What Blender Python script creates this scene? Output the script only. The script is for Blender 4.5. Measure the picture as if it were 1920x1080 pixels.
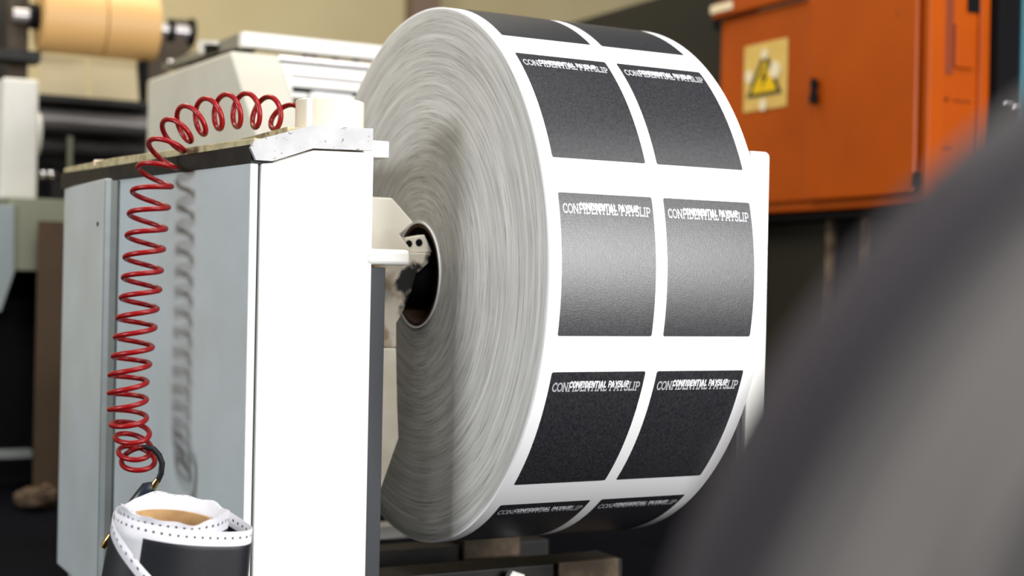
import bpy, bmesh, math, random
from mathutils import Vector, Matrix

for o in list(bpy.data.objects):
    bpy.data.objects.remove(o, do_unlink=True)
S = bpy.context.scene
C = S.collection
random.seed(7)
PI = math.pi

# ------------------------------------------------------------------ camera, world, lights, exposure
AX = 0.83                                   # height of the roll's axle above the floor
FPX = 2749.0
CAM = Vector((-1.3871, -3.0309, AX - 0.0283))
RIGHT = Vector((0.88048, -0.47366, 0.01996))
UP = Vector((-0.01795, 0.00876, 0.99980))
BACK = Vector((-0.47374, -0.88067, -0.00079))
cd = bpy.data.cameras.new('camera')
cam = bpy.data.objects.new('camera', cd)
C.objects.link(cam)
m = Matrix((RIGHT, UP, BACK)).transposed().to_4x4()
m.translation = CAM
cam.matrix_world = m
cd.sensor_width = 36.0
cd.lens = FPX / 1920 * 36.0
cd.clip_start = 0.05
cd.dof.use_dof = True
cd.dof.focus_distance = 2.93
cd.dof.aperture_fstop = 1.7
S.camera = cam

w = bpy.data.worlds.new('world')
S.world = w
w.use_nodes = True
bg = w.node_tree.nodes['Background']
bg.inputs[0].default_value = (0.93, 0.96, 1.0, 1)
bg.inputs[1].default_value = 0.11


def area(name, loc, target, sx, sy, power, col):
    l = bpy.data.lights.new(name, 'AREA')
    l.shape = 'RECTANGLE'
    l.size = sx
    l.size_y = sy
    l.energy = power
    l.color = col
    o = bpy.data.objects.new(name, l)
    C.objects.link(o)
    o.location = loc
    o.rotation_euler = (Vector(target) - Vector(loc)).to_track_quat('-Z', 'Y').to_euler()
    return o


area('window_light', (2.35, -5.6, AX + 0.92), (0.3, 0, AX), 2.3, 2.2, 420, (1.0, 0.985, 0.97))
area('window_light', (-6.2, 0.1, AX + 1.25), (0, -0.05, AX), 1.5, 1.5, 200, (0.96, 0.985, 1.0))
area('ceiling_lamp', (-1.0, -5.2, 3.3), (-0.2, 0, AX), 1.6, 0.6, 130, (1.0, 0.98, 0.94))
area('ceiling_lamp', (2.6, -3.8, 4.4), (0.4, -0.3, AX), 3.0, 0.9, 60, (1.0, 0.98, 0.95))
area('ceiling_lamp', (-0.6, -1.2, 4.2), (-0.6, -1.2, 0), 2.4, 0.5, 95, (1.0, 0.98, 0.94))
area('ceiling_lamp', (-0.8, 3.3, 4.3), (-0.8, 3.6, 0), 2.6, 0.8, 120, (1.0, 0.90, 0.72))
area('ceiling_lamp', (1.2, 2.6, 4.3), (2.0, 4.2, 1.2), 1.6, 0.6, 40, (1.0, 0.92, 0.80))

vs = S.view_settings
vs.view_transform = 'Standard'
vs.look = 'None'
vs.gamma = 1.0
vs.use_curve_mapping = False
vs.exposure = 0.0
S.display_settings.display_device = 'sRGB'


# ------------------------------------------------------------------ sight-line helpers (photo pixel + a real plane -> point)
def ray(x, y):
    return RIGHT * ((x - 960) / FPX) - UP * ((y - 540) / FPX) - BACK


def onY(x, y, Y):
    d = ray(x, y)
    return CAM + d * ((Y - CAM.y) / d.y)


def onX(x, y, X):
    d = ray(x, y)
    return CAM + d * ((X - CAM.x) / d.x)


def atD(x, y, D):
    return CAM + ray(x, y) * D


# ------------------------------------------------------------------ materials
def lin(c):
    return tuple(((v / 255) / 12.92 if v / 255 <= 0.04045 else ((v / 255 + 0.055) / 1.055) ** 2.4) for v in c) + (1,)


def mat(name, col, rough=0.5, metal=0.0, spec=0.5, noise=None, fleck=None, bump=None, coat=0.0):
    """col: linear rgb; noise=(scale, col2, lo, hi); fleck=(scale, col, threshold); bump=(scale, strength)"""
    M = bpy.data.materials.new(name)
    M.use_nodes = True
    nt = M.node_tree
    b = nt.nodes['Principled BSDF']
    b.inputs['Base Color'].default_value = tuple(col[:3]) + (1,)
    b.inputs['Roughness'].default_value = rough
    b.inputs['Metallic'].default_value = metal
    b.inputs['Specular IOR Level'].default_value = spec
    b.inputs['Coat Weight'].default_value = coat
    tc = nt.nodes.new('ShaderNodeTexCoord')
    cur = None

    def mix(fac, c1, c2):
        x = nt.nodes.new('ShaderNodeMix')
        x.data_type = 'RGBA'
        nt.links.new(fac, x.inputs[0])
        if isinstance(c1, tuple):
            x.inputs[6].default_value = c1[:3] + (1,)
        else:
            nt.links.new(c1, x.inputs[6])
        x.inputs[7].default_value = tuple(c2[:3]) + (1,)
        return x.outputs[2]

    def nz(scale, detail=4.0, sc=(1, 1, 1)):
        mp = nt.nodes.new('ShaderNodeMapping')
        mp.inputs['Scale'].default_value = sc
        nt.links.new(tc.outputs['Object'], mp.inputs[0])
        n = nt.nodes.new('ShaderNodeTexNoise')
        n.inputs['Scale'].default_value = scale
        n.inputs['Detail'].default_value = detail
        nt.links.new(mp.outputs[0], n.inputs[0])
        return n.outputs['Fac']

    def ramp(f, lo, hi):
        r = nt.nodes.new('ShaderNodeMapRange')
        r.inputs[1].default_value = lo
        r.inputs[2].default_value = hi
        nt.links.new(f, r.inputs[0])
        return r.outputs[0]
    base = tuple(col[:3])
    if noise:
        sc = noise[4] if len(noise) > 4 else (1, 1, 1)
        cur = mix(ramp(nz(noise[0], 5, sc), noise[2], noise[3]), base, noise[1])
    if fleck:
        sc = fleck[3] if len(fleck) > 3 else (1, 1, 1)
        cur = mix(ramp(nz(fleck[0], 8, sc), fleck[2], fleck[2] + 0.05), cur if cur else base, fleck[1])
    if cur:
        nt.links.new(cur, b.inputs['Base Color'])
    if bump:
        bn = nt.nodes.new('ShaderNodeBump')
        bn.inputs['Strength'].default_value = bump[1]
        bn.inputs['Distance'].default_value = 0.002
        nt.links.new(nz(bump[0], 6), bn.inputs['Height'])
        nt.links.new(bn.outputs[0], b.inputs['Normal'])
    return M


def ring_mat(name, c1, c2, dirt, fr=70, fk=2.2, rough=0.42, spec=0.5, lo=0.3, hi=0.7):
    """edge of a wound roll: fine circular layers round the object's X axis"""
    M = bpy.data.materials.new(name)
    M.use_nodes = True
    nt = M.node_tree
    L = nt.links.new
    b = nt.nodes['Principled BSDF']
    b.inputs['Roughness'].default_value = rough
    b.inputs['Specular IOR Level'].default_value = spec
    tc = nt.nodes.new('ShaderNodeTexCoord')
    sp = nt.nodes.new('ShaderNodeSeparateXYZ')
    L(tc.outputs['Object'], sp.inputs[0])

    def mth(op, a, b_=None):
        n = nt.nodes.new('ShaderNodeMath')
        n.operation = op
        for i, v in enumerate((a, b_)):
            if v is None:
                continue
            if isinstance(v, (int, float)):
                n.inputs[i].default_value = v
            else:
                L(v, n.inputs[i])
        return n.outputs[0]
    y, z = sp.outputs[1], sp.outputs[2]
    r = mth('SQRT', mth('ADD', mth('MULTIPLY', y, y), mth('MULTIPLY', z, z)))
    cx, cz = mth('DIVIDE', y, r), mth('DIVIDE', z, r)

    def nz(kr, kt, det):
        cb = nt.nodes.new('ShaderNodeCombineXYZ')
        L(mth('MULTIPLY', r, kr), cb.inputs[0])
        L(mth('MULTIPLY', cx, kt), cb.inputs[1])
        L(mth('MULTIPLY', cz, kt), cb.inputs[2])
        n = nt.nodes.new('ShaderNodeTexNoise')
        n.inputs['Scale'].default_value = 1.0
        n.inputs['Detail'].default_value = det
        n.inputs['Roughness'].default_value = 0.65
        L(cb.outputs[0], n.inputs[0])
        return n.outputs['Fac']

    def rng(f, a, c):
        q = nt.nodes.new('ShaderNodeMapRange')
        q.inputs[1].default_value = a
        q.inputs[2].default_value = c
        L(f, q.inputs[0])
        return q.outputs[0]
    n1 = nz(fr, fk, 5)
    n2 = nz(fr * 5, fk * 2.6, 3)
    mx = nt.nodes.new('ShaderNodeMix')
    mx.data_type = 'RGBA'
    L(rng(n1, lo, hi), mx.inputs[0])
    mx.inputs[6].default_value = c1 + (1,)
    mx.inputs[7].default_value = c2 + (1,)
    m2 = nt.nodes.new('ShaderNodeMix')
    m2.data_type = 'RGBA'
    L(rng(n2, 0.56, 0.68), m2.inputs[0])
    L(mx.outputs[2], m2.inputs[6])
    m2.inputs[7].default_value = dirt + (1,)
    L(m2.outputs[2], b.inputs['Base Color'])
    bn = nt.nodes.new('ShaderNodeBump')
    bn.inputs['Strength'].default_value = 0.25
    bn.inputs['Distance'].default_value = 0.001
    L(n1, bn.inputs['Height'])
    L(bn.outputs[0], b.inputs['Normal'])
    return M


def sheet_mat(name):
    """continuous form paper: white tear-off margin with sprocket holes, then the black printed field (UV in metres)"""
    M = bpy.data.materials.new(name)
    M.use_nodes = True
    nt = M.node_tree
    L = nt.links.new
    b = nt.nodes['Principled BSDF']
    b.inputs['Roughness'].default_value = 0.42
    uv = nt.nodes.new('ShaderNodeUVMap')
    sp = nt.nodes.new('ShaderNodeSeparateXYZ')
    L(uv.outputs[0], sp.inputs[0])
    u, v = sp.outputs[0], sp.outputs[1]

    def mth(op, a, b_=None):
        n = nt.nodes.new('ShaderNodeMath')
        n.operation = op
        for i, q in enumerate((a, b_)):
            if q is None:
                continue
            if isinstance(q, (int, float)):
                n.inputs[i].default_value = q
            else:
                L(q, n.inputs[i])
        return n.outputs[0]
    fu = mth('SUBTRACT', mth('PINGPONG', mth('ADD', u, 5.0), 0.0072), 0.0)
    dv = mth('SUBTRACT', v, 0.0115)
    d = mth('SQRT', mth('ADD', mth('MULTIPLY', fu, fu), mth('MULTIPLY', dv, dv)))
    hole = mth('LESS_THAN', d, 0.0025)
    field = mth('MULTIPLY', mth('LESS_THAN', u, 0.0), mth('GREATER_THAN', v, 0.026))
    dark = mth('MAXIMUM', hole, field)
    mx = nt.nodes.new('ShaderNodeMix')
    mx.data_type = 'RGBA'
    L(dark, mx.inputs[0])
    mx.inputs[6].default_value = (0.62, 0.62, 0.67, 1)
    mx.inputs[7].default_value = (0.012, 0.013, 0.017, 1)
    L(mx.outputs[2], b.inputs['Base Color'])
    tc = nt.nodes.new('ShaderNodeTexCoord')
    n = nt.nodes.new('ShaderNodeTexNoise')
    n.inputs['Scale'].default_value = 700
    L(tc.outputs['Object'], n.inputs[0])
    bn = nt.nodes.new('ShaderNodeBump')
    bn.inputs['Strength'].default_value = 0.25
    bn.inputs['Distance'].default_value = 0.001
    L(n.outputs['Fac'], bn.inputs['Height'])
    L(bn.outputs[0], b.inputs['Normal'])
    return M


M = {}
M['paper'] = mat('white_paper', (0.86, 0.86, 0.88), 0.5, spec=0.3)
M['rings'] = ring_mat('wound_paper_edge', (0.37, 0.365, 0.35), (0.66, 0.655, 0.64), (0.16, 0.155, 0.14), fr=110, fk=1.3)
M['black_print'] = mat('black_ink', (0.010, 0.011, 0.015), 0.37, spec=0.85, noise=(260, (0.034, 0.034, 0.038), 0.35, 0.7, (1, 1, 0.35)), bump=(500, 0.25))
M['grey_text'] = mat('grey_halftone_text', (0.42, 0.42, 0.45), 0.4)
M['white_text'] = mat('unprinted_white_text', (0.84, 0.84, 0.86), 0.5)
M['core'] = mat('core_board_brown', (0.05, 0.025, 0.014), 0.8, spec=0.2)
M['white_paint'] = mat('white_enamel', (0.83, 0.825, 0.80), 0.45, noise=(3, (0.80, 0.79, 0.76), 0.4, 0.7), fleck=(30, (0.5, 0.5, 0.49), 0.74))
M['panel_grey'] = mat('grey_enamel', (0.50, 0.555, 0.58), 0.38, noise=(5, (0.45, 0.49, 0.49), 0.35, 0.7), fleck=(22, (0.20, 0.20, 0.18), 0.73))
M['panel_edge'] = mat('grey_enamel_folded', (0.28, 0.30, 0.29), 0.5)
M['worn_white'] = mat('worn_white_paint', (0.44, 0.44, 0.46), 0.45, noise=(14, (0.35, 0.35, 0.365), 0.4, 0.65), fleck=(80, (0.10, 0.10, 0.11), 0.645, (1, 1, 1.6)))
M['dark_rail'] = mat('dark_rail', (0.012, 0.012, 0.013), 0.5, spec=0.2, noise=(20, (0.024, 0.021, 0.018), 0.4, 0.7))
M['beige_worn'] = mat('worn_beige', (0.52, 0.45, 0.26), 0.45, noise=(25, (0.20, 0.15, 0.08), 0.45, 0.72), fleck=(60, (0.05, 0.04, 0.03), 0.66))
M['dark_steel'] = mat('dark_steel', (0.032, 0.036, 0.042), 0.5, spec=0.3, noise=(9, (0.03, 0.034, 0.042), 0.35, 0.7), fleck=(60, (0.35, 0.36, 0.38), 0.74, (1, 1, 0.25)))
M['black'] = mat('black', (0.005, 0.005, 0.006), 0.7, spec=0.1)
M['cream'] = mat('cream_enamel', (0.86, 0.81, 0.70), 0.42, noise=(6, (0.62, 0.55, 0.40), 0.45, 0.75))
M['cream_grease'] = mat('greasy_cream_enamel', (0.72, 0.66, 0.56), 0.4, noise=(13, (0.30, 0.19, 0.10), 0.50, 0.66), fleck=(9, (0.012, 0.012, 0.012), 0.55))
M['cream_grey'] = mat('cream_grey_enamel', (0.66, 0.64, 0.56), 0.45, noise=(4, (0.60, 0.58, 0.50), 0.4, 0.7))
M['grey_metal'] = mat('grey_metal', (0.42, 0.40, 0.41), 0.3, metal=0.6)
M['chrome'] = mat('chrome', (0.75, 0.74, 0.75), 0.12, metal=1.0)
M['red'] = mat('red_hose', (0.27, 0.005, 0.007), 0.33, spec=0.35)
M['rubber'] = mat('black_rubber', (0.008, 0.008, 0.010), 0.5, spec=0.3)
M['brass'] = mat('brass', (0.62, 0.42, 0.16), 0.25, metal=1.0)
M['gun'] = mat('dark_blue_plastic', (0.012, 0.018, 0.03), 0.35)
M['tape'] = mat('clear_tape_wound', (0.76, 0.69, 0.56), 0.2, noise=(12, (0.82, 0.76, 0.62), 0.35, 0.7, (1, 1, 0.2)), coat=0.6)
M['board'] = mat('tan_cardboard', (0.50, 0.31, 0.14), 0.7, noise=(40, (0.40, 0.24, 0.10), 0.4, 0.7))
M['sheet'] = sheet_mat('continuous_form_paper')
M['kraft'] = mat('tan_kraft_paper', (0.72, 0.43, 0.16), 0.5, noise=(2, (0.68, 0.40, 0.15), 0.4, 0.6))
M['cream_paper'] = mat('cream_paper', (0.55, 0.46, 0.28), 0.6)
M['orange'] = mat('orange_enamel', (0.42, 0.072, 0.002), 0.36, spec=0.22, noise=(2.2, (0.35, 0.056, 0.002), 0.35, 0.7), fleck=(18, (0.25, 0.05, 0.01), 0.72))
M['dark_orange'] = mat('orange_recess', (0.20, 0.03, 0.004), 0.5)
M['sign_cream'] = mat('sign_pale_yellow', (0.68, 0.47, 0.13), 0.4, noise=(14, (0.62, 0.40, 0.10), 0.4, 0.7))
M['sign_yellow'] = mat('sign_yellow', (0.80, 0.50, 0.0), 0.4)
M['sign_black'] = mat('sign_black', (0.03, 0.032, 0.012), 0.4)
M['sign_white'] = mat('sign_worn_white', (0.80, 0.70, 0.48), 0.4)
M['wall'] = mat('khaki_wall', (0.47, 0.40, 0.235), 0.8, noise=(1.1, (0.40, 0.33, 0.18), 0.3, 0.75))
M['wall_dark'] = mat('dark_partition', (0.032, 0.030, 0.022), 0.8, spec=0.1, noise=(2, (0.028, 0.026, 0.020), 0.3, 0.7))
M['post'] = mat('brown_post', (0.17, 0.115, 0.08), 0.7)
M['floor'] = mat('dark_floor', (0.0022, 0.0024, 0.005), 0.9, spec=0.04, noise=(3, (0.004, 0.004, 0.007), 0.4, 0.7))
M['table_green'] = mat('grey_green_enamel', (0.24, 0.25, 0.175), 0.5)
M['arm_shade'] = mat('arm_shade_grey', (0.22, 0.21, 0.17), 0.5)  # shade on the arm's left face, put into its colour
M['block_white'] = mat('chipped_cream_white', (0.74, 0.72, 0.66), 0.5, noise=(5, (0.66, 0.64, 0.58), 0.4, 0.7))
M['dim_grey'] = mat('dim_grey', (0.05, 0.046, 0.042), 0.7, spec=0.2)
M['dim_brown'] = mat('dim_brown', (0.075, 0.058, 0.042), 0.7, spec=0.2)
M['roller'] = mat('roller_steel', (0.16, 0.15, 0.15), 0.35, metal=0.5)
M['blue_grey'] = mat('blue_grey_enamel', (0.30, 0.35, 0.36), 0.5)
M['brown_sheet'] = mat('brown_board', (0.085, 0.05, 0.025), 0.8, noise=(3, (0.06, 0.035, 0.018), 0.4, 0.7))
M['teal'] = mat('teal_enamel', (0.02, 0.13, 0.17), 0.4)
M['brown_metal'] = mat('brownish_steel', (0.06, 0.045, 0.03), 0.6, spec=0.2, noise=(12, (0.20, 0.14, 0.09), 0.4, 0.7))
M['dark_roll'] = ring_mat('dark_wound_edge', (0.045, 0.040, 0.048), (0.25, 0.24, 0.23), (0.06, 0.056, 0.06), fr=13, fk=0.25, rough=0.7, spec=0.1, lo=0.38, hi=0.62)
M['pink'] = mat('pale_pink_rubber', (0.75, 0.55, 0.42), 0.6)


# ------------------------------------------------------------------ object helpers
def tag(o, label=None, cat=None, group=None, kind=None):
    if label:
        o['label'] = label
    if cat:
        o['category'] = cat
    if group:
        o['group'] = group
    if kind:
        o['kind'] = kind
    return o


def thing(name, label, cat, loc, group=None):
    o = bpy.data.objects.new(name, None)
    C.objects.link(o)
    o.empty_display_size = 0.05
    o.location = Vector(loc)
    return tag(o, label, cat, group)


def origin(o):
    v = Vector((0, 0, 0))
    while o is not None:
        v += o.location
        o = o.parent
    return v


def link(name, verts, faces, mats, parent=None, smooth=False, bevel=0.0, fm=None, at=None, seg=2, uvs=None):
    """verts in room coordinates; stored relative to the thing's origin"""
    base = origin(parent) if parent is not None else (Vector(at) if at is not None else Vector((0, 0, 0)))
    me = bpy.data.meshes.new(name)
    me.from_pydata([tuple(Vector(v) - base) for v in verts], [], faces)
    if not isinstance(mats, (list, tuple)):
        mats = [mats]
    for x in mats:
        me.materials.append(x)
    if fm:
        for p, i in zip(me.polygons, fm):
            p.material_index = i
    if uvs:
        l = me.uv_layers.new(name='UVMap')
        for p in me.polygons:
            for li, vi in zip(p.loop_indices, p.vertices):
                l.data[li].uv = uvs[vi]
    bm = bmesh.new()
    bm.from_mesh(me)
    bmesh.ops.recalc_face_normals(bm, faces=bm.faces)
    bm.to_mesh(me)
    bm.free()
    if smooth:
        me.polygons.foreach_set('use_smooth', [True] * len(me.polygons))
        me.update()
        try:
            me.set_sharp_from_angle(angle=math.radians(38))
        except Exception:
            pass
    o = bpy.data.objects.new(name, me)
    C.objects.link(o)
    if parent is not None:
        o.parent = parent
    else:
        o.location = base
    if bevel:
        b = o.modifiers.new('bevel', 'BEVEL')
        b.width = bevel
        b.segments = seg
        b.limit_method = 'ANGLE'
    return o


class MB:
    def __init__(self):
        self.v, self.f, self.m = [], [], []

    def add(self, verts, faces, mi=0):
        n = len(self.v)
        self.v += [Vector(q) for q in verts]
        self.f += [tuple(i + n for i in f) for f in faces]
        self.m += [mi] * len(faces)
        return self

    def prism(self, poly, ext, mi=0):
        n = len(poly)
        ext = Vector(ext)
        vs_ = [Vector(p) for p in poly] + [Vector(p) + ext for p in poly]
        fs = [tuple(range(n)), tuple(range(2 * n - 1, n - 1, -1))] + [(i, (i + 1) % n, (i + 1) % n + n, i + n) for i in range(n)]
        return self.add(vs_, fs, mi)

    def box(self, a, b, mi=0):
        (x0, y0, z0), (x1, y1, z1) = a, b
        return self.prism([(x0, y0, z0), (x1, y0, z0), (x1, y1, z0), (x0, y1, z0)], (0, 0, z1 - z0), mi)

    def cyl(self, p, q, r, r2=None, seg=24, mi=0, caps=True):
        p, q = Vector(p), Vector(q)
        r2 = r if r2 is None else r2
        d = (q - p).normalized()
        a = d.orthogonal().normalized()
        b = d.cross(a)
        vs_ = []
        for c, rr in ((p, r), (q, r2)):
            for i in range(seg):
                t = 2 * PI * i / seg
                vs_.append(c + a * rr * math.cos(t) + b * rr * math.sin(t))
        fs = [(i, (i + 1) % seg, (i + 1) % seg + seg, i + seg) for i in range(seg)]
        if caps:
            fs += [tuple(range(seg - 1, -1, -1)), tuple(range(seg, 2 * seg))]
        return self.add(vs_, fs, mi)

    def lathe(self, p, d, prof, seg=32, mi=0, closed=False):
        """prof: list of (distance along d, radius)"""
        p, d = Vector(p), Vector(d).normalized()
        a = d.orthogonal().normalized()
        b = d.cross(a)
        vs_ = []
        for s_, r in prof:
            for i in range(seg):
                t = 2 * PI * i / seg
                vs_.append(p + d * s_ + (a * math.cos(t) + b * math.sin(t)) * r)
        n = len(prof)
        fs = []
        for k in range(n - (0 if closed else 1)):
            k2 = (k + 1) % n
            for i in range(seg):
                j = (i + 1) % seg
                fs.append((k * seg + i, k * seg + j, k2 * seg + j, k2 * seg + i))
        return self.add(vs_, fs, mi)

    def tube(self, pts, r, seg=10, mi=0, caps=True):
        pts = [Vector(q) for q in pts]
        n = len(pts)
        rs = r if isinstance(r, (list, tuple)) else [r] * n
        vs_ = []
        t0 = (pts[1] - pts[0]).normalized()
        a = t0.orthogonal().normalized()
        for i, q in enumerate(pts):
            t = (pts[min(i + 1, n - 1)] - pts[max(i - 1, 0)]).normalized()
            a = (a - t * a.dot(t)).normalized()
            b = t.cross(a)
            for k in range(seg):
                u = 2 * PI * k / seg
                vs_.append(q + (a * math.cos(u) + b * math.sin(u)) * rs[i])
        fs = []
        for i in range(n - 1):
            for k in range(seg):
                j = (k + 1) % seg
                fs.append((i * seg + k, i * seg + j, (i + 1) * seg + j, (i + 1) * seg + k))
        if caps:
            fs += [tuple(range(seg - 1, -1, -1)), tuple((n - 1) * seg + k for k in range(seg))]
        return self.add(vs_, fs, mi)

    def build(self, name, mats, parent=None, smooth=False, bevel=0.0, at=None, seg=2):
        return link(name, self.v, self.f, mats, parent, smooth, bevel, self.m, at, seg)


def polyY(pix, Y, ext, mi=0, mb=None):
    """outline seen in the photo, stood on the plane y=Y and given thickness along +y"""
    return (mb or MB()).prism([onY(x, y, Y) for x, y in pix], (0, ext, 0), mi)


def V(x, y, z):
    return Vector((x, y, z))


# ------------------------------------------------------------------ the setting
YW = 5.6
tag(MB().box((-7, -8, -0.1), (9, YW + .2, 0)).build('floor', M['floor']), kind='structure')
tag(MB().box((-7, YW, 0), (9, YW + .2, 5.2)).build('wall_back', M['wall']), kind='structure')
px0, px1 = onY(776, 10, YW - .14).x, onY(826, 10, YW - .14).x
tag(MB().box((px0, YW - .14, 0), (px1, YW, 5.2)).build('trim_1', M['post'], bevel=.01), kind='structure')

# ------------------------------------------------------------------ the big roll of payslip forms
R, W = 0.60, 0.519
RH = 0.1085
root = thing('paper_roll', 'huge white paper roll printed with rows of black payslip forms, on the axle', 'paper roll', (0, 0, AX))
O = Vector((0, 0, AX))
N = 288
v, f, fm = [], [], []
rads = [R, R - .004] + [R - .004 - (R - .004 - RH - .008) * k / 12 for k in range(1, 13)]


def ringv(X, r):
    n0 = len(v)
    for i in range(N):
        t = 2 * PI * i / N
        v.append(O + V(X, -math.sin(t) * r, math.cos(t) * r))
    return n0


def bridge(a, b, mi):
    for i in range(N):
        j = (i + 1) % N
        f.append((a + i, a + j, b + j, b + i))
        fm.append(mi)


xs = [0.0015, W * .25, W * .5, W * .75, W - .0015]
prev = None
for X in xs:
    n_ = ringv(X, R)
    if prev is not None:
        bridge(prev, n_, 0)
    prev = n_
last_outer = prev
# left face and right face
for side in (0, 1):
    start = 0 if side == 0 else last_outer
    p_ = start
    for k, r in enumerate(rads[1:]):
        n_ = ringv(0.0 if side == 0 else W, r)
        bridge(p_, n_, 0 if k == 0 else 1)
        p_ = n_
    if side == 0:
        inL = p_
    else:
        bridge(inL, p_, 1)
link('wound_paper', v, f, [M['paper'], M['rings']], root, smooth=True, fm=fm)
mb = MB().lathe(O, (1, 0, 0), [(-.002, RH + .008), (-.002, RH), (W + .002, RH), (W + .002, RH + .008)], 64, closed=True)
mb.build('core_tube', M['core'], root, smooth=True)
mb = MB().lathe(O, (1, 0, 0), [(-.003, RH + .0085), (-.0035, RH + .0125), (0, RH + .0125)], 64)
tag(mb.build('core_rim', M['paper'], root, smooth=True), 'white paper ring round the core')


# lettering: slab serif capitals drawn from strokes
def arc(cx, cy, rx, ry, a0, a1, n=10):
    return [(cx + rx * math.cos(math.radians(a0 + (a1 - a0) * i / n)), cy + ry * math.sin(math.radians(a0 + (a1 - a0) * i / n))) for i in range(n + 1)]


GL = {
    'C': (.82, [arc(.45, .5, .36, .45, 50, 310, 14)], [(.70, .72, .70, .98), (.70, .02, .70, .28)]),
    'O': (.90, [arc(.45, .5, .37, .45, 0, 360, 20)], []),
    'N': (.94, [[(.16, 0), (.16, 1)], [(.16, 1), (.78, 0)], [(.78, 0), (.78, 1)]], [(.02, .03, .30, .03), (.02, .97, .24, .97), (.62, .97, .94, .97)]),
    'F': (.74, [[(.2, 0), (.2, 1)], [(.2, .94), (.68, .94)], [(.2, .52), (.54, .52)]], [(.04, .03, .38, .03), (.04, .97, .3, .97), (.68, .76, .68, 1), (.54, .42, .54, .62)]),
    'I': (.44, [[(.22, 0), (.22, 1)]], [(.05, .03, .39, .03), (.05, .97, .39, .97)]),
    'D': (.90, [[(.2, 0), (.2, 1)], [(.2, .95), (.42, .95)] + arc(.42, .5, .38, .45, 90, -90, 12) + [(.2, .05)]], [(.04, .03, .3, .03), (.04, .97, .3, .97)]),
    'E': (.78, [[(.2, 0), (.2, 1)], [(.2, .94), (.68, .94)], [(.2, .5), (.55, .5)], [(.2, .06), (.70, .06)]], [(.04, .03, .3, .03), (.04, .97, .3, .97), (.68, .76, .68, 1), (.70, 0, .70, .24), (.55, .4, .55, .6)]),
    'T': (.80, [[(.4, 0), (.4, 1)], [(.06, .94), (.74, .94)]], [(.24, .03, .56, .03), (.06, .74, .06, 1), (.74, .74, .74, 1)]),
    'A': (.92, [[(.12, 0), (.46, 1)], [(.46, 1), (.80, 0)], [(.24, .33), (.68, .33)]], [(0, .03, .28, .03), (.64, .03, .94, .03)]),
    'L': (.74, [[(.2, 0), (.2, 1)], [(.2, .06), (.68, .06)]], [(.04, .97, .38, .97), (.04, .03, .3, .03), (.68, 0, .68, .26)]),
    'P': (.80, [[(.2, 0), (.2, 1)], [(.2, .95), (.45, .95)] + arc(.45, .7, .26, .25, 90, -90, 10) + [(.2, .45)]], [(.04, .03, .38, .03), (.04, .97, .3, .97)]),
    'Y': (.88, [[(.44, 0), (.44, .48)], [(.1, 1), (.44, .46)], [(.78, 1), (.44, .46)]], [(.28, .03, .60, .03), (0, .97, .26, .97), (.64, .97, .90, .97)]),
    'S': (.72, [arc(.36, .73, .24, .22, 20, 270, 10) + arc(.36, .27, .26, .24, 90, -160, 10)[1:]], [(.60, .70, .60, .98), (.10, .02, .10, .28)]),
    ' ': (.42, [], []),
}


def lettering(text, th, serif=True):
    """returns quads [(4 pts)] in a box 0..width, 0..1 and the width"""
    x = 0
    out = []
    for ch in text:
        wd, strokes, ser = GL[ch]
        segs = []
        for s_ in strokes:
            segs += [(s_[i], s_[i + 1], th) for i in range(len(s_) - 1)]
        if serif:
            segs += [((a, b), (c, d), .11) for a, b, c, d in ser]
        for (a, b, t) in segs:
            dx, dy = b[0] - a[0], b[1] - a[1]
            l = math.hypot(dx, dy) or 1
            ex, ey = dx / l * t * .25, dy / l * t * .25
            nx_, ny = -dy / l * t / 2, dx / l * t / 2
            out.append([(x + a[0] - ex + nx_, a[1] - ey + ny), (x + a[0] - ex - nx_, a[1] - ey - ny), (x + b[0] + ex - nx_, b[1] + ey - ny), (x + b[0] + ex + nx_, b[1] + ey + ny)])
        x += wd
    return out, x


BIG, BW = lettering('CONFIDENTIAL PAYSLIP', .19)
SML, SW = lettering('CONFIDENTIAL PAYSLIP', .23, False)


def cylp(u, th, dr):
    return O + V(u, -math.sin(th) * (R + dr), math.cos(th) * (R + dr))


def form(u0, u1, t0, t1):
    """one black printed form with rounded corners, bent round the roll; t grows downward over the front"""
    rc = .004
    n = 28
    vv, ff = [], []
    for i in range(n + 1):
        # rows, with the first and last few following the corner radius
        if i < 4:
            s_ = rc * (1 - math.cos(PI / 2 * i / 4)) if i else 0
            dx = rc * (1 - math.sin(PI / 2 * i / 4))
        elif i > n - 4:
            k = n - i
            s_ = (t1 - t0) * R - rc * (1 - math.cos(PI / 2 * k / 4))
            dx = rc * (1 - math.sin(PI / 2 * k / 4))
        else:
            s_ = rc + ((t1 - t0) * R - 2 * rc) * (i - 4) / (n - 8)
            dx = 0
        th = t0 + s_ / R
        for u in (u0 + dx, (u0 + u1) / 2, u1 - dx):
            vv.append(cylp(u, th, .0006))
    for i in range(n):
        for j in (0, 1):
            a = i * 3 + j
            ff.append((a, a + 1, a + 4, a + 3))
    p = link('payslip_form', vv, ff, M['black_print'], root, smooth=True)
    vv, ff, mm = [], [], []
    wtot = u1 - u0
    for quads, wd, x0, wid, top, hgt, dr, mi in ((BIG, BW, .007, wtot * .935, .0225, .0185, .0010, 0), (SML, SW, wtot * .205, wtot * .635, .0198, .0132, .0014, 1)):
        for q in quads:
            b = len(vv)
            for x, y in q:
                vv.append(cylp(u0 + x0 + x / wd * wid, t0 + (top + (1 - y) * hgt) / R, dr))
            ff.append((b, b + 1, b + 2, b + 3))
            mm.append(mi)
    link('lettering', vv, ff, [M['grey_text'], M['white_text']], p, fm=mm)


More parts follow.
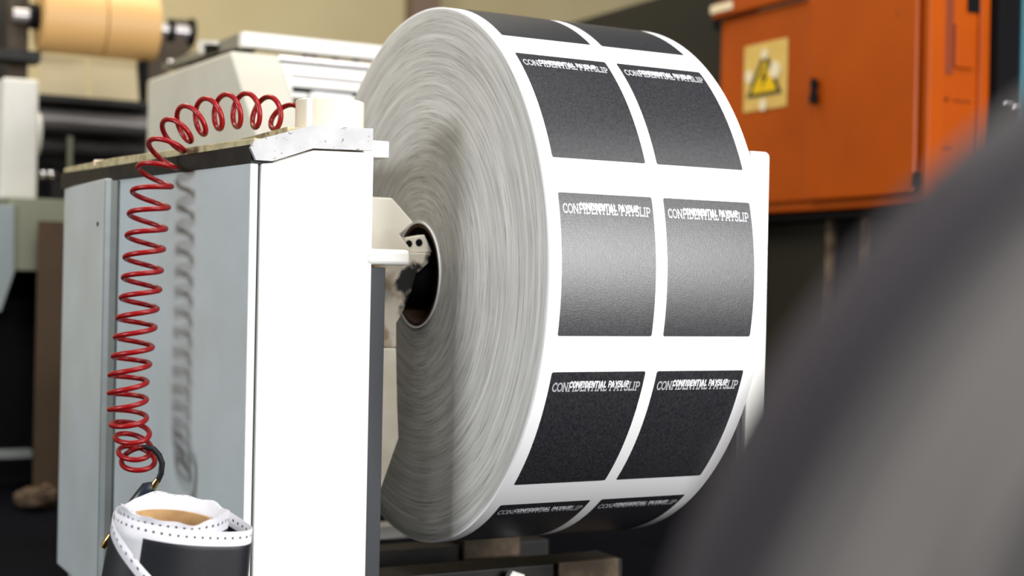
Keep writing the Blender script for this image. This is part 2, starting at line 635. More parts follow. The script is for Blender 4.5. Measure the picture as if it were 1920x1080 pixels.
US = ((0.0284, 0.2445), (0.2725, 0.4880))
for k in range(-3, 4):
    t0 = math.radians(74.45 + 33.75 * k)
    for u0, u1 in US:
        form(u0, u1, t0, t0 + math.radians(26.75))

# ------------------------------------------------------------------ unwind stand left of the roll
YF = -0.21
A0 = onY(470, 305, YF + .005)
dA = (A0 - CAM).dot(-BACK)
ZT = A0.z
B0 = atD(208, 335, dA * 1.202)
C0 = atD(196.5, 332, dA * 1.18)
D0 = atD(121, 351, dA * 1.32)
XR = onY(697, 500, YF).x
stand = thing('unwind_stand', 'white and grey steel machine stand with sloping top, left of the big roll', 'machine stand', (A0.x, YF, 0))
xl = onY(490, 320, YF).x
pts = [(512, 305), (588, 281.5), (698, 286)]
fp = [V(xl, YF, 0), V(xl, YF, ZT - .001)] + [onY(x, y, YF) for x, y in pts[:2]]
top_r = onY(698, 286, YF)
fp += [V(XR, YF, top_r.z), V(XR, YF, 0)]
MB().prism(fp, (0, .05, 0)).build('front_cover', M['white_paint'], stand, bevel=.003)
x0_, x1_ = A0.x, onY(484, 320, YF).x
MB().box((x0_, YF + .004, 0), (x1_, YF + .03, ZT - .002)).build('edge_strip', M['white_paint'], stand, bevel=.002)
MB().box((x1_ - .002, YF + .022, 0), (xl + .002, YF + .05, ZT - .004)).build('seam', M['black'], stand)


def slab(p, q, z0, z1, t, mb=None):
    """upright slab whose outer face runs p->q, thickness towards the inside (to the right of p->q seen from above)"""
    p, q = V(p[0], p[1], 0), V(q[0], q[1], 0)
    d = (q - p).normalized()
    nrm = V(d.y, -d.x, 0) * t
    return (mb or MB()).prism([V(p.x, p.y, z0), V(q.x, q.y, z0), V(q.x, q.y, z1), V(p.x, p.y, z1)], nrm)


slab(A0, B0, 0.02, ZT, .018).build('side_panel', M['panel_grey'], stand, bevel=.003)
hp = slab(C0, D0, 0.055, ZT, .018).build('end_panel', M['panel_grey'], stand, bevel=.003)
d_ = V(D0.x - C0.x, D0.y - C0.y, 0).normalized()
for yy in (420, 996):
    q = atD(185, yy, dA * 1.1985)
    MB().cyl(q - V(d_.y, -d_.x, 0) * .004, q + V(d_.y, -d_.x, 0) * .006, .0055, seg=12).build('screw', M['dark_steel'], hp)
# folded edge between the two side panels
MB().prism([V(C0.x, C0.y, .03), V(B0.x, B0.y, .03), V(B0.x + .03, B0.y - .005, .03), V(C0.x + .03, C0.y, .03)], (0, 0, ZT - .034)).build('folded_edge', M['panel_edge'], stand)
# inner body
bx = [V(A0.x + .03, YF + .045, 0), V(XR - .004, YF + .045, 0), V(XR - .004, D0.y, 0), V(D0.x + .03, D0.y, 0), V(C0.x + .05, C0.y, 0), V(B0.x + .045, B0.y, 0)]
MB().prism(bx, (0, 0, ZT - .004)).build('body', M['panel_edge'], stand)
# top: dark rail along the left, beige lip over it, worn white end cap
q0, q1 = onY(472, 272, YF + .03), None
rail_h = onY(470, 273, YF).z - ZT
oa, ob, od = A0.copy(), B0.copy(), D0.copy()
mb = MB()
path = [oa, B0 + V(-.005, 0, 0), D0 + V(-.006, .02, 0)]


def strip(path, z0s, z1s, t, mb):
    for i in range(len(path) - 1):
        p, q = path[i], path[i + 1]
        p, q = V(p.x, p.y, 0), V(q.x, q.y, 0)
        d = (q - p).normalized()
        nrm = V(d.y, -d.x, 0) * t
        mb.prism([V(p.x, p.y, z0s[i]), V(q.x, q.y, z0s[i + 1]), V(q.x, q.y, z1s[i + 1]), V(p.x, p.y, z1s[i])], nrm)
    return mb


zr = [onY(472, 271, YF).z, 0, 0]
lip_z = []
for (x, ytop, ylip), p in zip(((472, 271, 258), (208, 312, 296), (119, 325, 315)), path):
    dep = (p - CAM).dot(-BACK)
    zz = atD(x, ytop, dep).z
    zl = atD(x, ylip, dep).z
    lip_z.append((zz, zl))
strip(path, [ZT - .001] * 3, [q[0] for q in lip_z], .05, MB()).build('top_rail', M['dark_rail'], stand)  # near-black colour stands in for shade on the rail's left side
ipath = [p + V(.006, .0, 0) for p in path]
strip(ipath, [q[0] for q in lip_z], [q[1] for q in lip_z], .05, MB()).build('top_lip', M['beige_worn'], stand, bevel=.002)
cap = [(470, 277), (478, 263), (585, 235), (700, 241), (699, 282.5), (588, 278), (512, 302), (480, 300)]
tp = polyY(cap, YF - .006, .0105).build('end_cap', M['worn_white'], stand)
ZC = onY(620, 238, YF).z
pA, pB = onY(540, 249, YF + .03), onY(699, 241, YF + .03)
mb = MB().prism([V(pA.x, YF + .034, ZC - .035), V(XR, YF + .034, ZC - .035), V(XR, D0.y, ZC - .035), V(D0.x + .16, D0.y, ZC - .035), V(B0.x + .2, B0.y, ZC - .035)], (0, 0, .033))
mb.build('top_plate', M['beige_worn'], stand)
# pieces on the right-hand side of the stand
p0, p1 = onY(700, 263, YF + .03), onY(730, 297, YF + .03)
MB().prism([V(XR - .01, YF + .03, p1.z), V(p1.x, YF + .03, p1.z), V(p1.x, YF + .03, p0.z), V(XR - .01, YF + .03, p0.z)], (0, .16, 0)).build('stop_bar', M['white_paint'], stand, bevel=.003)
p0, p1 = onY(690, 466, YF), onY(768, 498, YF)
MB().box((XR - .012, YF - .003, p1.z), (p1.x, YF + .035, p0.z)).build('bracket_tab', M['white_paint'], stand, bevel=.008, seg=3)
p0, p1 = onY(690, 499, YF), onY(727, 499, YF + .0)
MB().box((XR + .0005, YF + .006, 0), (p1.x - .002, YF + .028, p0.z - .002)).build('guide_strip', M['dark_steel'], stand, bevel=.0015)
# support arm that carries the axle
YA = -.10
polyY([(684, 368), (736, 371), (777, 418), (750.5, 440), (770, 466), (770, 476), (684, 476)], YA, .20).build('arm_housing', M['cream'], stand, bevel=.004)
polyY([(757, 447), (796, 440), (811, 473), (766, 474)], -.045, .035).build('chuck_plate', M['cream'], stand, bevel=.002)
for x, y, r_ in ((786, 455, .0085), (767, 457, .008)):
    q = onY(x, y, -.046)
    MB().cyl(q, q + V(0, .012, 0), r_, seg=16).build('bolt_hole', M['black'], stand)
polyY([(700, 474), (809, 474), (803, 494), (781, 515), (772, 545), (758, 580), (744, 606), (743.5, 652), (690, 652)], -.05, .10).build('support_arm', M['cream_grease'], stand, bevel=.003)
polyY([(690, 652.5), (743.5, 652.5), (745.5, 760), (748, 822), (712, 925), (690, 925)], -.05, .10).build('arm_foot', M['cream'], stand, bevel=.003)
ax = MB().cyl(V(-.12, .03, AX), V(.06, .03, AX), .055, seg=32)
ax.build('chuck', M['black'], stand, smooth=True)
MB().cyl(V(.08, 0, AX), V(.09, 0, AX), RH - .004, seg=48).build('chuck_disc', M['black'], stand)

# ------------------------------------------------------------------ support post right of the roll
YP = -.46
xa, xb, zt = onY(1399, 740, YP).x, onY(1441.5, 400, YP).x, onY(1425, 284, YP).z
post = thing('support_post', 'plain white upright machine post behind the right end of the big roll', 'machine post', (xa, YP, 0))
zc = onY(1400, 283, YP).z
rr = .012
pp = [V(xa, YP, 0), V(xb, YP, 0)] + [V(xb - rr + rr * math.cos(a), YP, zt - rr + rr * math.sin(a)) for a in (0, PI / 6, PI / 3, PI / 2)] + [V(xa, YP, zt)]
MB().prism(pp, (0, .05, 0)).build('front_cover', M['white_paint'], post, bevel=.003)
xc = onY(1383, 800, YP + .01).x
MB().box((xc, YP + .012, 0), (xa - .0005, YP + .03, AX - .1)).build('guide_strip', M['dark_steel'], post)

# ------------------------------------------------------------------ floor frame under the roll
bar = thing('base_frame', 'black steel base rails under the big roll', 'machine base', (0.2, .3, 0))
za = onY(850, 1024, .42).z
MB().box((XR + .02, .42, 0), (.60, .52, za)).build('rail', M['dark_rail'], bar, bevel=.004)
zb = onY(850, 1056, .12).z
MB().box((XR + .02, .02, 0), (.58, .14, zb)).build('rail', M['dark_rail'], bar, bevel=.004)
q0, q1 = onY(870, 1010, .40), onY(975, 1042, .40)
MB().box((q0.x, .40, q1.z), (q1.x, .55, q0.z)).build('cross_plate', M['brown_metal'], bar, bevel=.004)
q0, q1 = onY(1010, 1046, .10), onY(1120, 1080, .10)
MB().box((q0.x, .0, 0), (q1.x, .018, q0.z + .005)).build('foot_plate', M['brown_metal'], bar, bevel=.004)
q0, q1 = onY(690, 989, .62), onY(775, 1008, .62)
tag(MB().box((q0.x - .1, .62, q1.z), (q1.x, .70, q0.z)).build('cross_bar', M['white_paint'], bar, bevel=.003), 'white cross bar')
tag(polyY([(956, 1080), (962, 1071), (984, 1078), (980, 1092), (955, 1092)], -.02, .02).build('clip', M['white_paint'], bar), 'small white corner clip')

# ------------------------------------------------------------------ roll of tape on the stand
q0, q1 = onY(565, 185, -.13), onY(672, 185, -.13)
tr = (q1.x - q0.x) / 2 / .885
tc_ = V((q0.x + q1.x) / 2, -.13, 0)
zc0 = ZC - .002
hgt = onY(620, 184, -.13 - tr * .8).z - zc0
tape = thing('tape_roll', 'roll of clear beige packing tape lying flat on the stand top', 'tape roll', (tc_.x, tc_.y, zc0))
MB().lathe((tc_.x, tc_.y, zc0), (0, 0, 1), [(0, tr - .002), (.002, tr), (hgt - .002, tr), (hgt, tr - .002), (hgt, .041), (0, .041)], 64, closed=True).build('wound_tape', M['tape'], tape, smooth=True)
MB().lathe((tc_.x, tc_.y, zc0), (0, 0, 1), [(.0, .041), (hgt, .041), (hgt, .038), (0, .038)], 48, closed=True).build('core', M['board'], tape, smooth=True)
q = onY(590, 210, -.13 - tr)
# small pale block lying at the far end of the top
q = atD(188, 303, dA * 1.245)
MB().prism([q + V(-.018, -.01, -.014), q + V(.02, -.014, -.012), q + V(.028, .006, -.010), q + V(-.014, .012, -.012)], (0, .003, .017)).build('eraser', M['pink'], at=q - V(0, 0, .014), bevel=.004)
tag(bpy.data.objects['eraser'], 'small pale pink block lying on the far left end of the stand top', 'block')

# ------------------------------------------------------------------ red coiled air hose with blow gun
P = [(552, 197), (508, 182), (463, 175), (423, 177), (382, 185), (340, 200), (307, 227), (280, 265), (259, 312), (248, 358), (242, 400), (238, 441), (234, 482), (231, 520), (227, 558), (221, 596), (216, 632), (212, 668), (206, 703), (205, 737), (205, 768), (208, 796), (216, 821), (222, 848), (228, 868), (231, 866)]
Bt = [(513, 242), (478, 239), (445, 238), (412, 242), (383, 252), (358, 265), (345, 283), (330, 315), (322, 350), (316, 389), (311, 429), (307, 467), (303, 507), (300, 543), (295, 579), (291, 614), (286, 651), (281, 683), (276, 716), (275, 749), (275, 783), (280, 811), (284, 840), (290, 862), (287, 848)]


def cr(pts, t):
    n = len(pts)
    i = max(0, min(n - 2, int(math.floor(t))))
    u = t - i
    g = lambda k: Vector(pts[max(0, min(n - 1, k))])
    a, b, c, d = g(i - 1), g(i), g(i + 1), g(i + 2)
    return .5 * ((2 * b) + (c - a) * u + (2 * a - 5 * b + 4 * c - d) * u * u + (3 * b - a - 3 * c + d) * u ** 3)


# how far from the camera the middle of the coil is, turn by turn: along the top it lies on the stand, then hangs before the side panel
DEP = [dA * 1.06, dA * 1.06, dA * 1.06, dA * 1.06, dA * 1.065, dA * 1.07, dA * 1.075, dA * 1.075, dA * 1.075] + [dA * (1.072 - .0006 * k) for k in range(17)]
OBL = [.48, .48, .48, .48, .46, .42, .34, .22, .12, .08, .06, .05, .03, .02, 0, -.02, -.04, -.05, -.07, -.09, -.12, -.30, -.48, -.58, -.62, -.62]   # how far each turn is seen from its end
hose = thing('coiled_air_hose', 'red coiled air hose looped over the stand top and hanging down its side', 'air hose', tuple(atD(250, 880, dA * 1.06)))
coil = []
turns = 24.38
npt = int(turns * 30)
for i in range(npt + 1):
    t = turns * i / npt
    U_ = cr([p + (0,) for p in P], t)
    L_ = cr([p + (0,) for p in Bt], max(0, t - .5))
    mid, amp = (U_ + L_) / 2, (U_ - L_) / 2
    tq_ = min(t, 22.5)
    tg = (cr([p + (0,) for p in P], tq_ + .5) - cr([p + (0,) for p in P], tq_ - .5)).normalized()
    q = mid + amp * math.cos(2 * PI * t) + tg * amp.length * cr([(k, 0, 0) for k in OBL], t).x * math.sin(2 * PI * t)
    dep = cr([(d, 0, 0) for d in DEP], t).x
    rad = amp.length / FPX * dep
    flat = 1.0
    coil.append(atD(q.x, q.y, dep + rad * math.sin(2 * PI * t) * flat))
s0 = coil[0]
end = onY(562, 232, -.10)
lead = [atD(562, 228, dA * 1.06), atD(563, 212, dA * 1.06), atD(559, 201, dA * 1.06)]
MB().tube(lead + coil, .0056, 12).build('coil', M['red'], hose, smooth=True)
MB().cyl(atD(561, 240, dA * 1.06), atD(562, 222, dA * 1.06), .0075, seg=12).build('fitting', M['brass'], hose, smooth=True)
e = coil[-1]
dd = dA * 1.05
tail_px = [(276, 838), (288, 842), (298, 853), (304, 869), (302, 888), (295, 903)]
MB().tube([e] + [atD(x, y, dd) for x, y in tail_px], .0062, 12).build('rubber_sleeve', M['rubber'], hose, smooth=True)
MB().tube([atD(296, 899, dd), atD(289, 910, dd), atD(284, 917, dd)], [.0068, .0075, .0075], 12).build('connector', M['brass'], hose, smooth=True)
MB().tube([atD(287, 912, dd), atD(278, 916, dd), atD(262, 936, dd), atD(243, 960, dd), atD(226, 982, dd), atD(211, 1003, dd)], [.011, .0165, .016, .0155, .013, .0095], 16).build('blow_gun_body', M['gun'], hose, smooth=True)
MB().tube([atD(213, 1000, dd), atD(203, 1013, dd), atD(201, 1015, dd), atD(193, 1026, dd)], [.0095, .009, .0085, .0065], 14).build('nozzle', M['brass'], hose, smooth=True)

# ------------------------------------------------------------------ paper spool standing in front of the stand
DS = 2.66
pxm = DS / FPX
ct = atD(329, 952, DS)
er = V(RIGHT.x, RIGHT.y, 0).normalized()
ef = V(BACK.x, BACK.y, 0).normalized()
axd = (V(0, 0, -1) - er * .12 - ef * .045).normalized()           # leaning a little, top toward the camera
e1 = (er - axd * er.dot(axd)).normalized()
e2 = (ef - axd * ef.dot(axd) - e1 * ef.dot(e1)).normalized()
LEN = ct.z / -axd.z - .006
spool = thing('paper_spool', 'small loose spool of black printed form paper standing against the stand', 'paper spool', tuple(ct + axd * LEN))


def sp(x, y, d):
    return ct + e1 * (x * pxm) + e2 * (y * pxm) + axd * d


def sheet(name, path, drop, depth, flare=0.0, u0=0.0, thick=.0006):
    """path: plan outline in photo-pixel-sized units round the spool; drop: how far below the top each point's upper edge is"""
    n = (len(path) - 1) * 10
    rows = 10
    vv, uv, ff = [], [], []
    s_ = 0
    last = None
    for i in range(n + 1):
        t = i / 10
        p = cr([q + (0,) for q in path], t)
        d0 = cr([(q, 0, 0) for q in drop], t).x
        if last is not None:
            s_ += (p - last).length * pxm
        last = p
        for k in range(rows + 1):
            dpt = depth * k / rows
            fl = 1 + flare * dpt
            vv.append(sp(p.x * fl, p.y * fl, d0 + dpt))
            uv.append((s_ - u0, dpt))
    for i in range(n):
        for k in range(rows):
            a = i * (rows + 1) + k
            ff.append((a, a + 1, a + rows + 2, a + rows + 1))
    o = link(name, vv, ff, M['sheet'], spool, smooth=True, uvs=uv)
    sm = o.modifiers.new('thickness', 'SOLIDIFY')
    sm.thickness = thick
    sm.offset = 0
    return o


# wound inner part: wavy, crumpled upper edge folding inward to the board core
v, f, uv = [], [], []
NS = 96
prof = [(.30, 101, 0), (.10, 101, 0), (.04, 101, 0), (.012, 101, .3), (0, 100, 1), (.001, 96, 1), (.012, 90, .8), (.03, 84, .3), (.05, 80, 0)]
for k, (d, r, wv) in enumerate(prof):
    for i in range(NS):
        a = 2 * PI * i / NS
        wav = wv * (.0045 * math.sin(3 * a + 1.0) + .003 * math.sin(5 * a + .4) + .0016 * math.sin(11 * a) - .004 * math.cos(a - 2.2))
        rr_ = r + wv * 1.6 * math.sin(9 * a + k)
        if k >= 5:
            rr_ -= (8 * math.exp(-((a - 4.3) / .45) ** 2) + 7 * math.exp(-((a - 2.4) / .5) ** 2)) * wv
        v.append(sp(rr_ * math.cos(a), rr_ * math.sin(a), d - wav))
        uv.append((a * .1 - 3.0, d if k <= 4 else .02))
for k in range(len(prof) - 1):
    for i in range(NS):
        j = (i + 1) % NS
        f.append((k * NS + i, k * NS + j, (k + 1) * NS + j, (k + 1) * NS + i))
link('wound_paper', v, f, M['sheet'], spool, smooth=True, uvs=uv)
v, f = [], []
for k, (d, r) in enumerate(((.021, 79), (.30, 79), (.30, 73), (.021, 73))):
    for i in range(64):
        a = 2 * PI * i / 64
        v.append(sp(r * math.cos(a), r * math.sin(a), d))
for k in range(4):
    for i in range(64):
        j = (i + 1) % 64
        f.append((k * 64 + i, k * 64 + j, ((k + 1) % 4) * 64 + j, ((k + 1) % 4) * 64 + i))
link('core', v, f, M['board'], spool, smooth=True)
pathA = [(66, -85), (98, -62), (126, -36), (144, -12), (148, 8), (139, 30), (110, 52), (64, 84), (20, 101), (-30, 100), (-70, 80), (-95, 50), (-106, 15), (-104, -20)]
sA = sum((Vector(pathA[i + 1]) - Vector(pathA[i])).length for i in range(8)) * pxm + 52 * pxm
sheet('loose_turn', pathA, [.004, .010, .015, .017, .017, .018, .019, .017, .015, .013, .012, .012, .012, .012], LEN - .045, .35, sA)
pathB = [(-92, -52), (-104, -25), (-109, 10), (-103, 42), (-82, 72), (-50, 95), (-5, 108), (45, 100), (85, 75), (104, 40)]
sheet('outer_flap', pathB, [.02, .018, .018, .026, .044, .068, .102, .138, .165, .19], .16, .5, 5.0)

# ------------------------------------------------------------------ cream housing and gantry behind the stand
XH = onY(432, 95, 1.30).x
hb = onX(480, 248, XH)
hk = onX(277, 149, XH)
ht = onX(432, 95, XH)
lo = hb + (hb - ht) * .25
XH2 = onY(524, 99, 1.30).x
house = thing('cream_housing', 'cream sheet metal housing with slanted front behind the red hose', 'machine housing', (XH, lo.y, 0))
MB().prism([V(XH, hk.y, 0), V(XH, lo.y, 0), V(XH, lo.y, lo.z), V(XH, ht.y, ht.z), V(XH, hk.y, hk.z)], (XH2 - XH, 0, 0)).build('cover', M['cream_grey'], house, bevel=.012, seg=3)

YG = 1.62
g0 = onY(455, 58, YG)
g1 = onY(722, 82, YG)
gb = onY(455, 87, YG)
gan = thing('gantry_frame', 'white flat beam with a shade-grey side arm above the cream housing', 'machine frame', (g0.x, YG, 0))
MB().box((g0.x, YG, gb.z), (g1.x, YG + .05, g0.z)).build('front_beam', M['white_paint'], gan, bevel=.008, seg=3)
gk = onX(306, 122, g0.x)
ga, gbk = onX(455, 66, g0.x), onX(306, 118, g0.x)
MB().prism([onX(x, y, g0.x) for x, y in ((448, 61), (448, 88), (380, 105), (306, 131), (304, 121), (380, 90))], (.05, 0, 0)).build('side_arm', M['arm_shade'], gan, bevel=.003)
MB().prism([onX(x, y, g0.x + .02) for x, y in ((456, 84), (458, 95), (348, 124), (348, 112))], (.04, 0, 0)).build('under_arm_shade', M['black'], gan)  # black bar put in for the shade below the side arm
xg = g0.x - .006
b0, b1, b2, b3 = (onX(378, 77, xg), onX(410, 80, xg), onX(384, 100, xg), onX(384, 84, xg))
yb = (b0.y + b2.y) / 2
pb = [onX(x, y, xg) for x, y in ((377, 78), (382, 75), (409, 77), (410, 84), (387, 83), (386, 99), (378, 101))]
tag(MB().prism(pb, (-.012, 0, 0)).build('corner_bracket', M['white_paint'], gan), 'bright white corner bracket')
pbk = [onX(x, y, xg) for x, y in ((386, 82), (408, 83), (408, 97), (386, 103))]
MB().prism(pbk, (-.004, 0, 0)).build('bracket_block', M['black'], gan)
q = onX(314, 117, g0.x - .01)
MB().cyl(q, q + V(.03, 0, 0), .012, seg=16).build('knob', M['chrome'], gan, smooth=True)
for x in (574, 590, 630, 669):
    q = onY(x, 105, YG + .05)
    z0_, z1_ = onY(x, 111 + (x - 600) * .1, YG + .05).z, gb.z + .002
    MB().box((q.x - .008, YG + .05, z0_), (q.x + .008, YG + .07, z1_)).build('peg', M['brown_metal'], gan)

YR = 1.66
unit = thing('rail_unit', 'white machine unit with horizontal rails, between cream housing and big roll', 'machine unit', (onY(600, 150, YR).x, YR, 0))


def hrail(name, y0, y1, m_, Y, dy, x0=520, x1=700, par=unit):
    """rail along X whose front edge passes photo height y0..y1 at x=600"""
    c0, c1 = onY(600, y0, Y), onY(600, y1, Y)
    return MB().box((onY(x0, y0, Y).x, Y, c1.z), (onY(x1, y0, Y).x, Y + dy, c0.z)).build(name, m_, par, bevel=.002)


hrail('upper_rail', 110.5, 118.5, M['grey_metal'], YR - .01, .1, 522)
hrail('groove', 118.5, 125, M['black'], YR, .1, 526)
hrail('face_plate', 124, 147, M['white_paint'], YR - .005, .1, 524)
hrail('groove', 146, 152, M['dark_steel'], YR + .005, .1, 547)
hrail('lower_rail', 151, 157, M['grey_metal'], YR, .1, 547)
hrail('white_rail', 157, 166, M['white_paint'], YR - .003, .1, 546)
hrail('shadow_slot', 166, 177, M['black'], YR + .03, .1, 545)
hrail('bottom_rail', 177, 187, M['white_paint'], YR - .003, .1, 546)
hrail('base', 187, 560, M['dark_rail'], YR + .03, .2, 545)
c0 = onY(530, 124, YR)
c1 = onY(560, 190, YR)
MB().box((onY(528, 150, YR).x, YR + .001, c1.z), (onY(548, 150, YR).x, YR + .08, c0.z)).build('end_plate', M['white_paint'], unit)
pl = MB().prism([onY(x, y, YR - .02) for x, y in ((582, 173), (592, 171), (660, 178), (668, 196), (582, 196))], (0, .006, 0)).build('paper_pad', M['paper'], at=onY(620, 196, YR - .02))
tag(pl, 'pale lilac paper edge in the slot behind the tape roll', 'paper')

# ------------------------------------------------------------------ press in the left background
YB = 3.2
zf = lambda x, y, Y=YB: onY(x, y, Y).z
xf = lambda x, y=200, Y=YB: onY(x, y, Y).x
cL, cM_, cR = onY(72, 33, YB), onY(190, 43, YB), onY(290, 52, YB)
zk = onY(180, 43, YB).z
kr = (zk - zf(180, 107)) * 1.0
shaft = thing('roller_shaft', 'steel shaft with chrome ends carrying the two tan paper rolls', 'shaft', (cM_.x, YB, zk))
MB().cyl(V(xf(24, 30), YB, zk), V(xf(355, 58), YB, zk), .028, seg=24).build('rod', M['grey_metal'], shaft, smooth=True)
MB().cyl(V(xf(55, 30), YB, zk), V(xf(73, 30), YB, zk), .052, seg=24).build('collar', M['black'], shaft, smooth=True)
MB().cyl(V(xf(316, 58), YB, zk), V(xf(324, 58), YB, zk), .05, seg=24).build('collar', M['black'], shaft, smooth=True)
MB().cyl(V(xf(356, 58), YB, zk), V(xf(362, 58), YB, zk), .06, seg=24).build('collar', M['black'], shaft, smooth=True)
for a, b, lab in ((73, 189, 'left one of two tan paper rolls on the background shaft'), (191, 289, 'right one of two tan paper rolls on the background shaft')):
    x0_, x1_ = xf(a, 40), xf(b, 40)
    kk = thing('kraft_roll', lab, 'paper roll', (x0_, YB, zk), 'tan paper rolls on the shaft')
    MB().lathe((x0_, YB, zk), (1, 0, 0), [(0, .05), (0, kr - .003), (.003, kr), (x1_ - x0_ - .003, kr), (x1_ - x0_, kr - .003), (x1_ - x0_, .05)], 64, closed=True).build('wound_paper', M['kraft'], kk, smooth=True)
    MB().lathe((x0_, YB, zk), (1, 0, 0), [(.001, .05), (x1_ - x0_ - .001, .05), (x1_ - x0_ - .001, .03), (.001, .03)], 32, closed=True).build('core', M['board'], kk, smooth=True)
for a, b, lab in ((76, 160, 'left cream paper web hanging below the tan rolls'), (169, 257, 'right cream paper web hanging below the tan rolls')):
    x0_, x1_ = xf(a, 140, YB + .02), xf(b, 140, YB + .02)
    pw = MB().prism([V(x0_, YB + .03, zf(160, 109)), V(x1_, YB + .03, zf(160, 109)), V(x1_, YB - .03, zf(160, 192)), V(x0_, YB - .03, zf(160, 192))], (0, .003, 0)).build('paper_web', M['cream_paper'], at=(x0_, YB, zf(160, 192)))
    tag(pw, lab, 'paper web', 'cream paper webs under the tan rolls')
press = thing('printing_press', 'dark roller section of the press behind the stand at far left', 'printing press', (xf(160, 300), YB, 0))
MB().box((xf(60, 190), YB - .06, zf(170, 199)), (xf(290, 190), YB + .05, zf(170, 186))).build('guide_bar', M['dark_rail'], press, bevel=.004)
zz = zf(170, 232)
MB().cyl(V(xf(66, 240), YB - .02, zz), V(xf(300, 240), YB - .02, zz), .046, seg=32).build('roller', M['roller'], press, smooth=True)
MB().box((xf(60, 260), YB + .12, 0), (xf(300, 260), YB + .3, zf(170, 186))).build('back_panel', M['dark_rail'], press)
MB().cyl(V(xf(66, 240), YB - .03, zf(170, 285)), V(xf(300, 240), YB - .03, zf(170, 285)), .04, seg=32).build('roller', M['dark_rail'], press, smooth=True)
MB().cyl(V(xf(131, 290, YB - .1), YB - .1, zf(131, 330, YB - .1)), V(xf(131, 290, YB - .1), YB - .1, zf(131, 256, YB - .1)), .011, seg=12).build('rod', M['table_green'], press, smooth=True)
MB().box((xf(263, 140), YB - .02, zf(270, 190)), (xf(275, 140), YB + .06, zf(270, 112))).build('side_bracket', M['black'], press)
up = thing('shaft_stand', 'dark brown uprights and beam at the far left under the shaft end', 'machine frame', (xf(40, 300), YB + .1, 0))
MB().box((xf(-40, 110), YB - .06, zf(40, 118)), (xf(72, 110), YB + .06, zf(40, 97))).build('side_beam', M['dark_rail'], up, bevel=.004)
MB().box((xf(22, 70), YB + .08, zf(40, 150)), (xf(60, 70), YB + .16, zf(40, -30))).build('upright', M['dim_brown'], up)
MB().box((xf(-60, 70), YB + .33, 0), (xf(71, 70), YB + .41, zf(0, -40))).build('rear_upright', M['dim_grey'], up)
for x in (82, 97):
    q = onY(x, 327, YB - .3)
    MB().lathe(q, (0, -1, 0), [(-.03, .004), (-.02, .016), (0, .018), (.010, .014), (.015, .001)], 20).build('knob', M['chrome'], press, smooth=True)
q = onY(86, 350, YB - .28)
MB().box((q.x - .018, YB - .28, zf(86, 372, YB - .28)), (q.x + .022, YB - .2, zf(86, 338, YB - .28))).build('knob_block', M['black'], press, bevel=.004)

polyY([(330, 36), (362, 38), (362, 92), (336, 116), (300, 152), (262, 152), (262, 112), (296, 104), (300, 70)], YB + .33, .03).build('bearing_plate', M['dim_brown'], up, bevel=.004)
YS = 2.75
s0_, s1_ = onY(5, 150, YS), onY(74, 150, YS)
zb_ = onY(40, 374, YS).z
sf = thing('press_side_frame', 'worn white upright block at the left edge, standing on the green table', 'machine frame', (s0_.x, YS, zb_))
MB().box((s0_.x, YS, zb_), (s1_.x, YS + .25, onY(40, 147, YS).z)).build('block', M['block_white'], sf, bevel=.012, seg=3)
ql = onY(74, 240, YS + .05)
MB().cyl(V(s1_.x, YS + .10, zf(80, 248, YS)), V(s1_.x + .018, YS + .10, zf(80, 248, YS)), .085, seg=32).build('side_boss', M['block_white'], sf, smooth=True)
table = thing('machine_table', 'grey green machine table with dark hollow underneath, at left edge', 'machine table', (xf(60, 380, 2.6), 2.6, 0))
zt0, zt1 = onY(60, 372, 2.6).z, onY(60, 508, 2.6).z
MB().box((xf(26, 400, 2.6), 2.6, zt1), (xf(135, 400, 2.6), 3.05, zt0)).build('apron', M['table_green'], table, bevel=.004)
polyY([(-60, 384), (27, 384), (27, 512), (2, 585), (-60, 585)], 2.59, .5).build('corner_panel', M['blue_grey'], table, bevel=.004)
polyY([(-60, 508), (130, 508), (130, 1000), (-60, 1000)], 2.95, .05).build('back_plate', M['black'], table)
MB().box((xf(-60, 850, 2.7), 2.7, zf(0, 860, 2.7)), (xf(60, 850, 2.7), 2.76, zf(0, 846, 2.7))).build('foot_rail', M['panel_edge'], table)
MB().box((xf(66, 850, 2.9), 2.8, 0), (xf(100, 850, 2.9), 2.94, zt1)).build('leg', M['black'], table)
bs = polyY([(70, 415), (135, 415), (135, 900), (68, 922)], 2.5, .012)
bsz = onY(70, 910, 2.5).z
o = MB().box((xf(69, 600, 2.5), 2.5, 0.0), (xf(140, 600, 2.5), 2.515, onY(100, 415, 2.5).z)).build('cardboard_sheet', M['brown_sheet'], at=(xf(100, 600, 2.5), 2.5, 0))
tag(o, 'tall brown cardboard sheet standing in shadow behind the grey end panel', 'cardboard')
# crumpled brown paper on the floor
q = onY(72, 945, 2.15)
bm = bmesh.new()
bmesh.ops.create_icosphere(bm, subdivisions=3, radius=.07)
for vv_ in bm.verts:
    k = 1 + .28 * math.sin(vv_.co.x * 70) * math.cos(vv_.co.y * 55) + random.uniform(-.12, .12)
    vv_.co = Vector((vv_.co.x * k, vv_.co.y * k, vv_.co.z * k * .55))
vs2 = [vv_.co.copy() for vv_ in bm.verts]
fs2 = [tuple(x.index for x in ff_.verts) for ff_ in bm.faces]
bm.free()
zmin = min(p.z for p in vs2)
dfl = ray(72, 955)
tq = CAM + dfl * (CAM.z / -dfl.z)
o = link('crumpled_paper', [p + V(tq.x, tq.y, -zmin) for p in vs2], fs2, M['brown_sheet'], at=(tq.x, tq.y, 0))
tag(o, 'crumpled brown paper lying on the dark floor at left', 'paper')

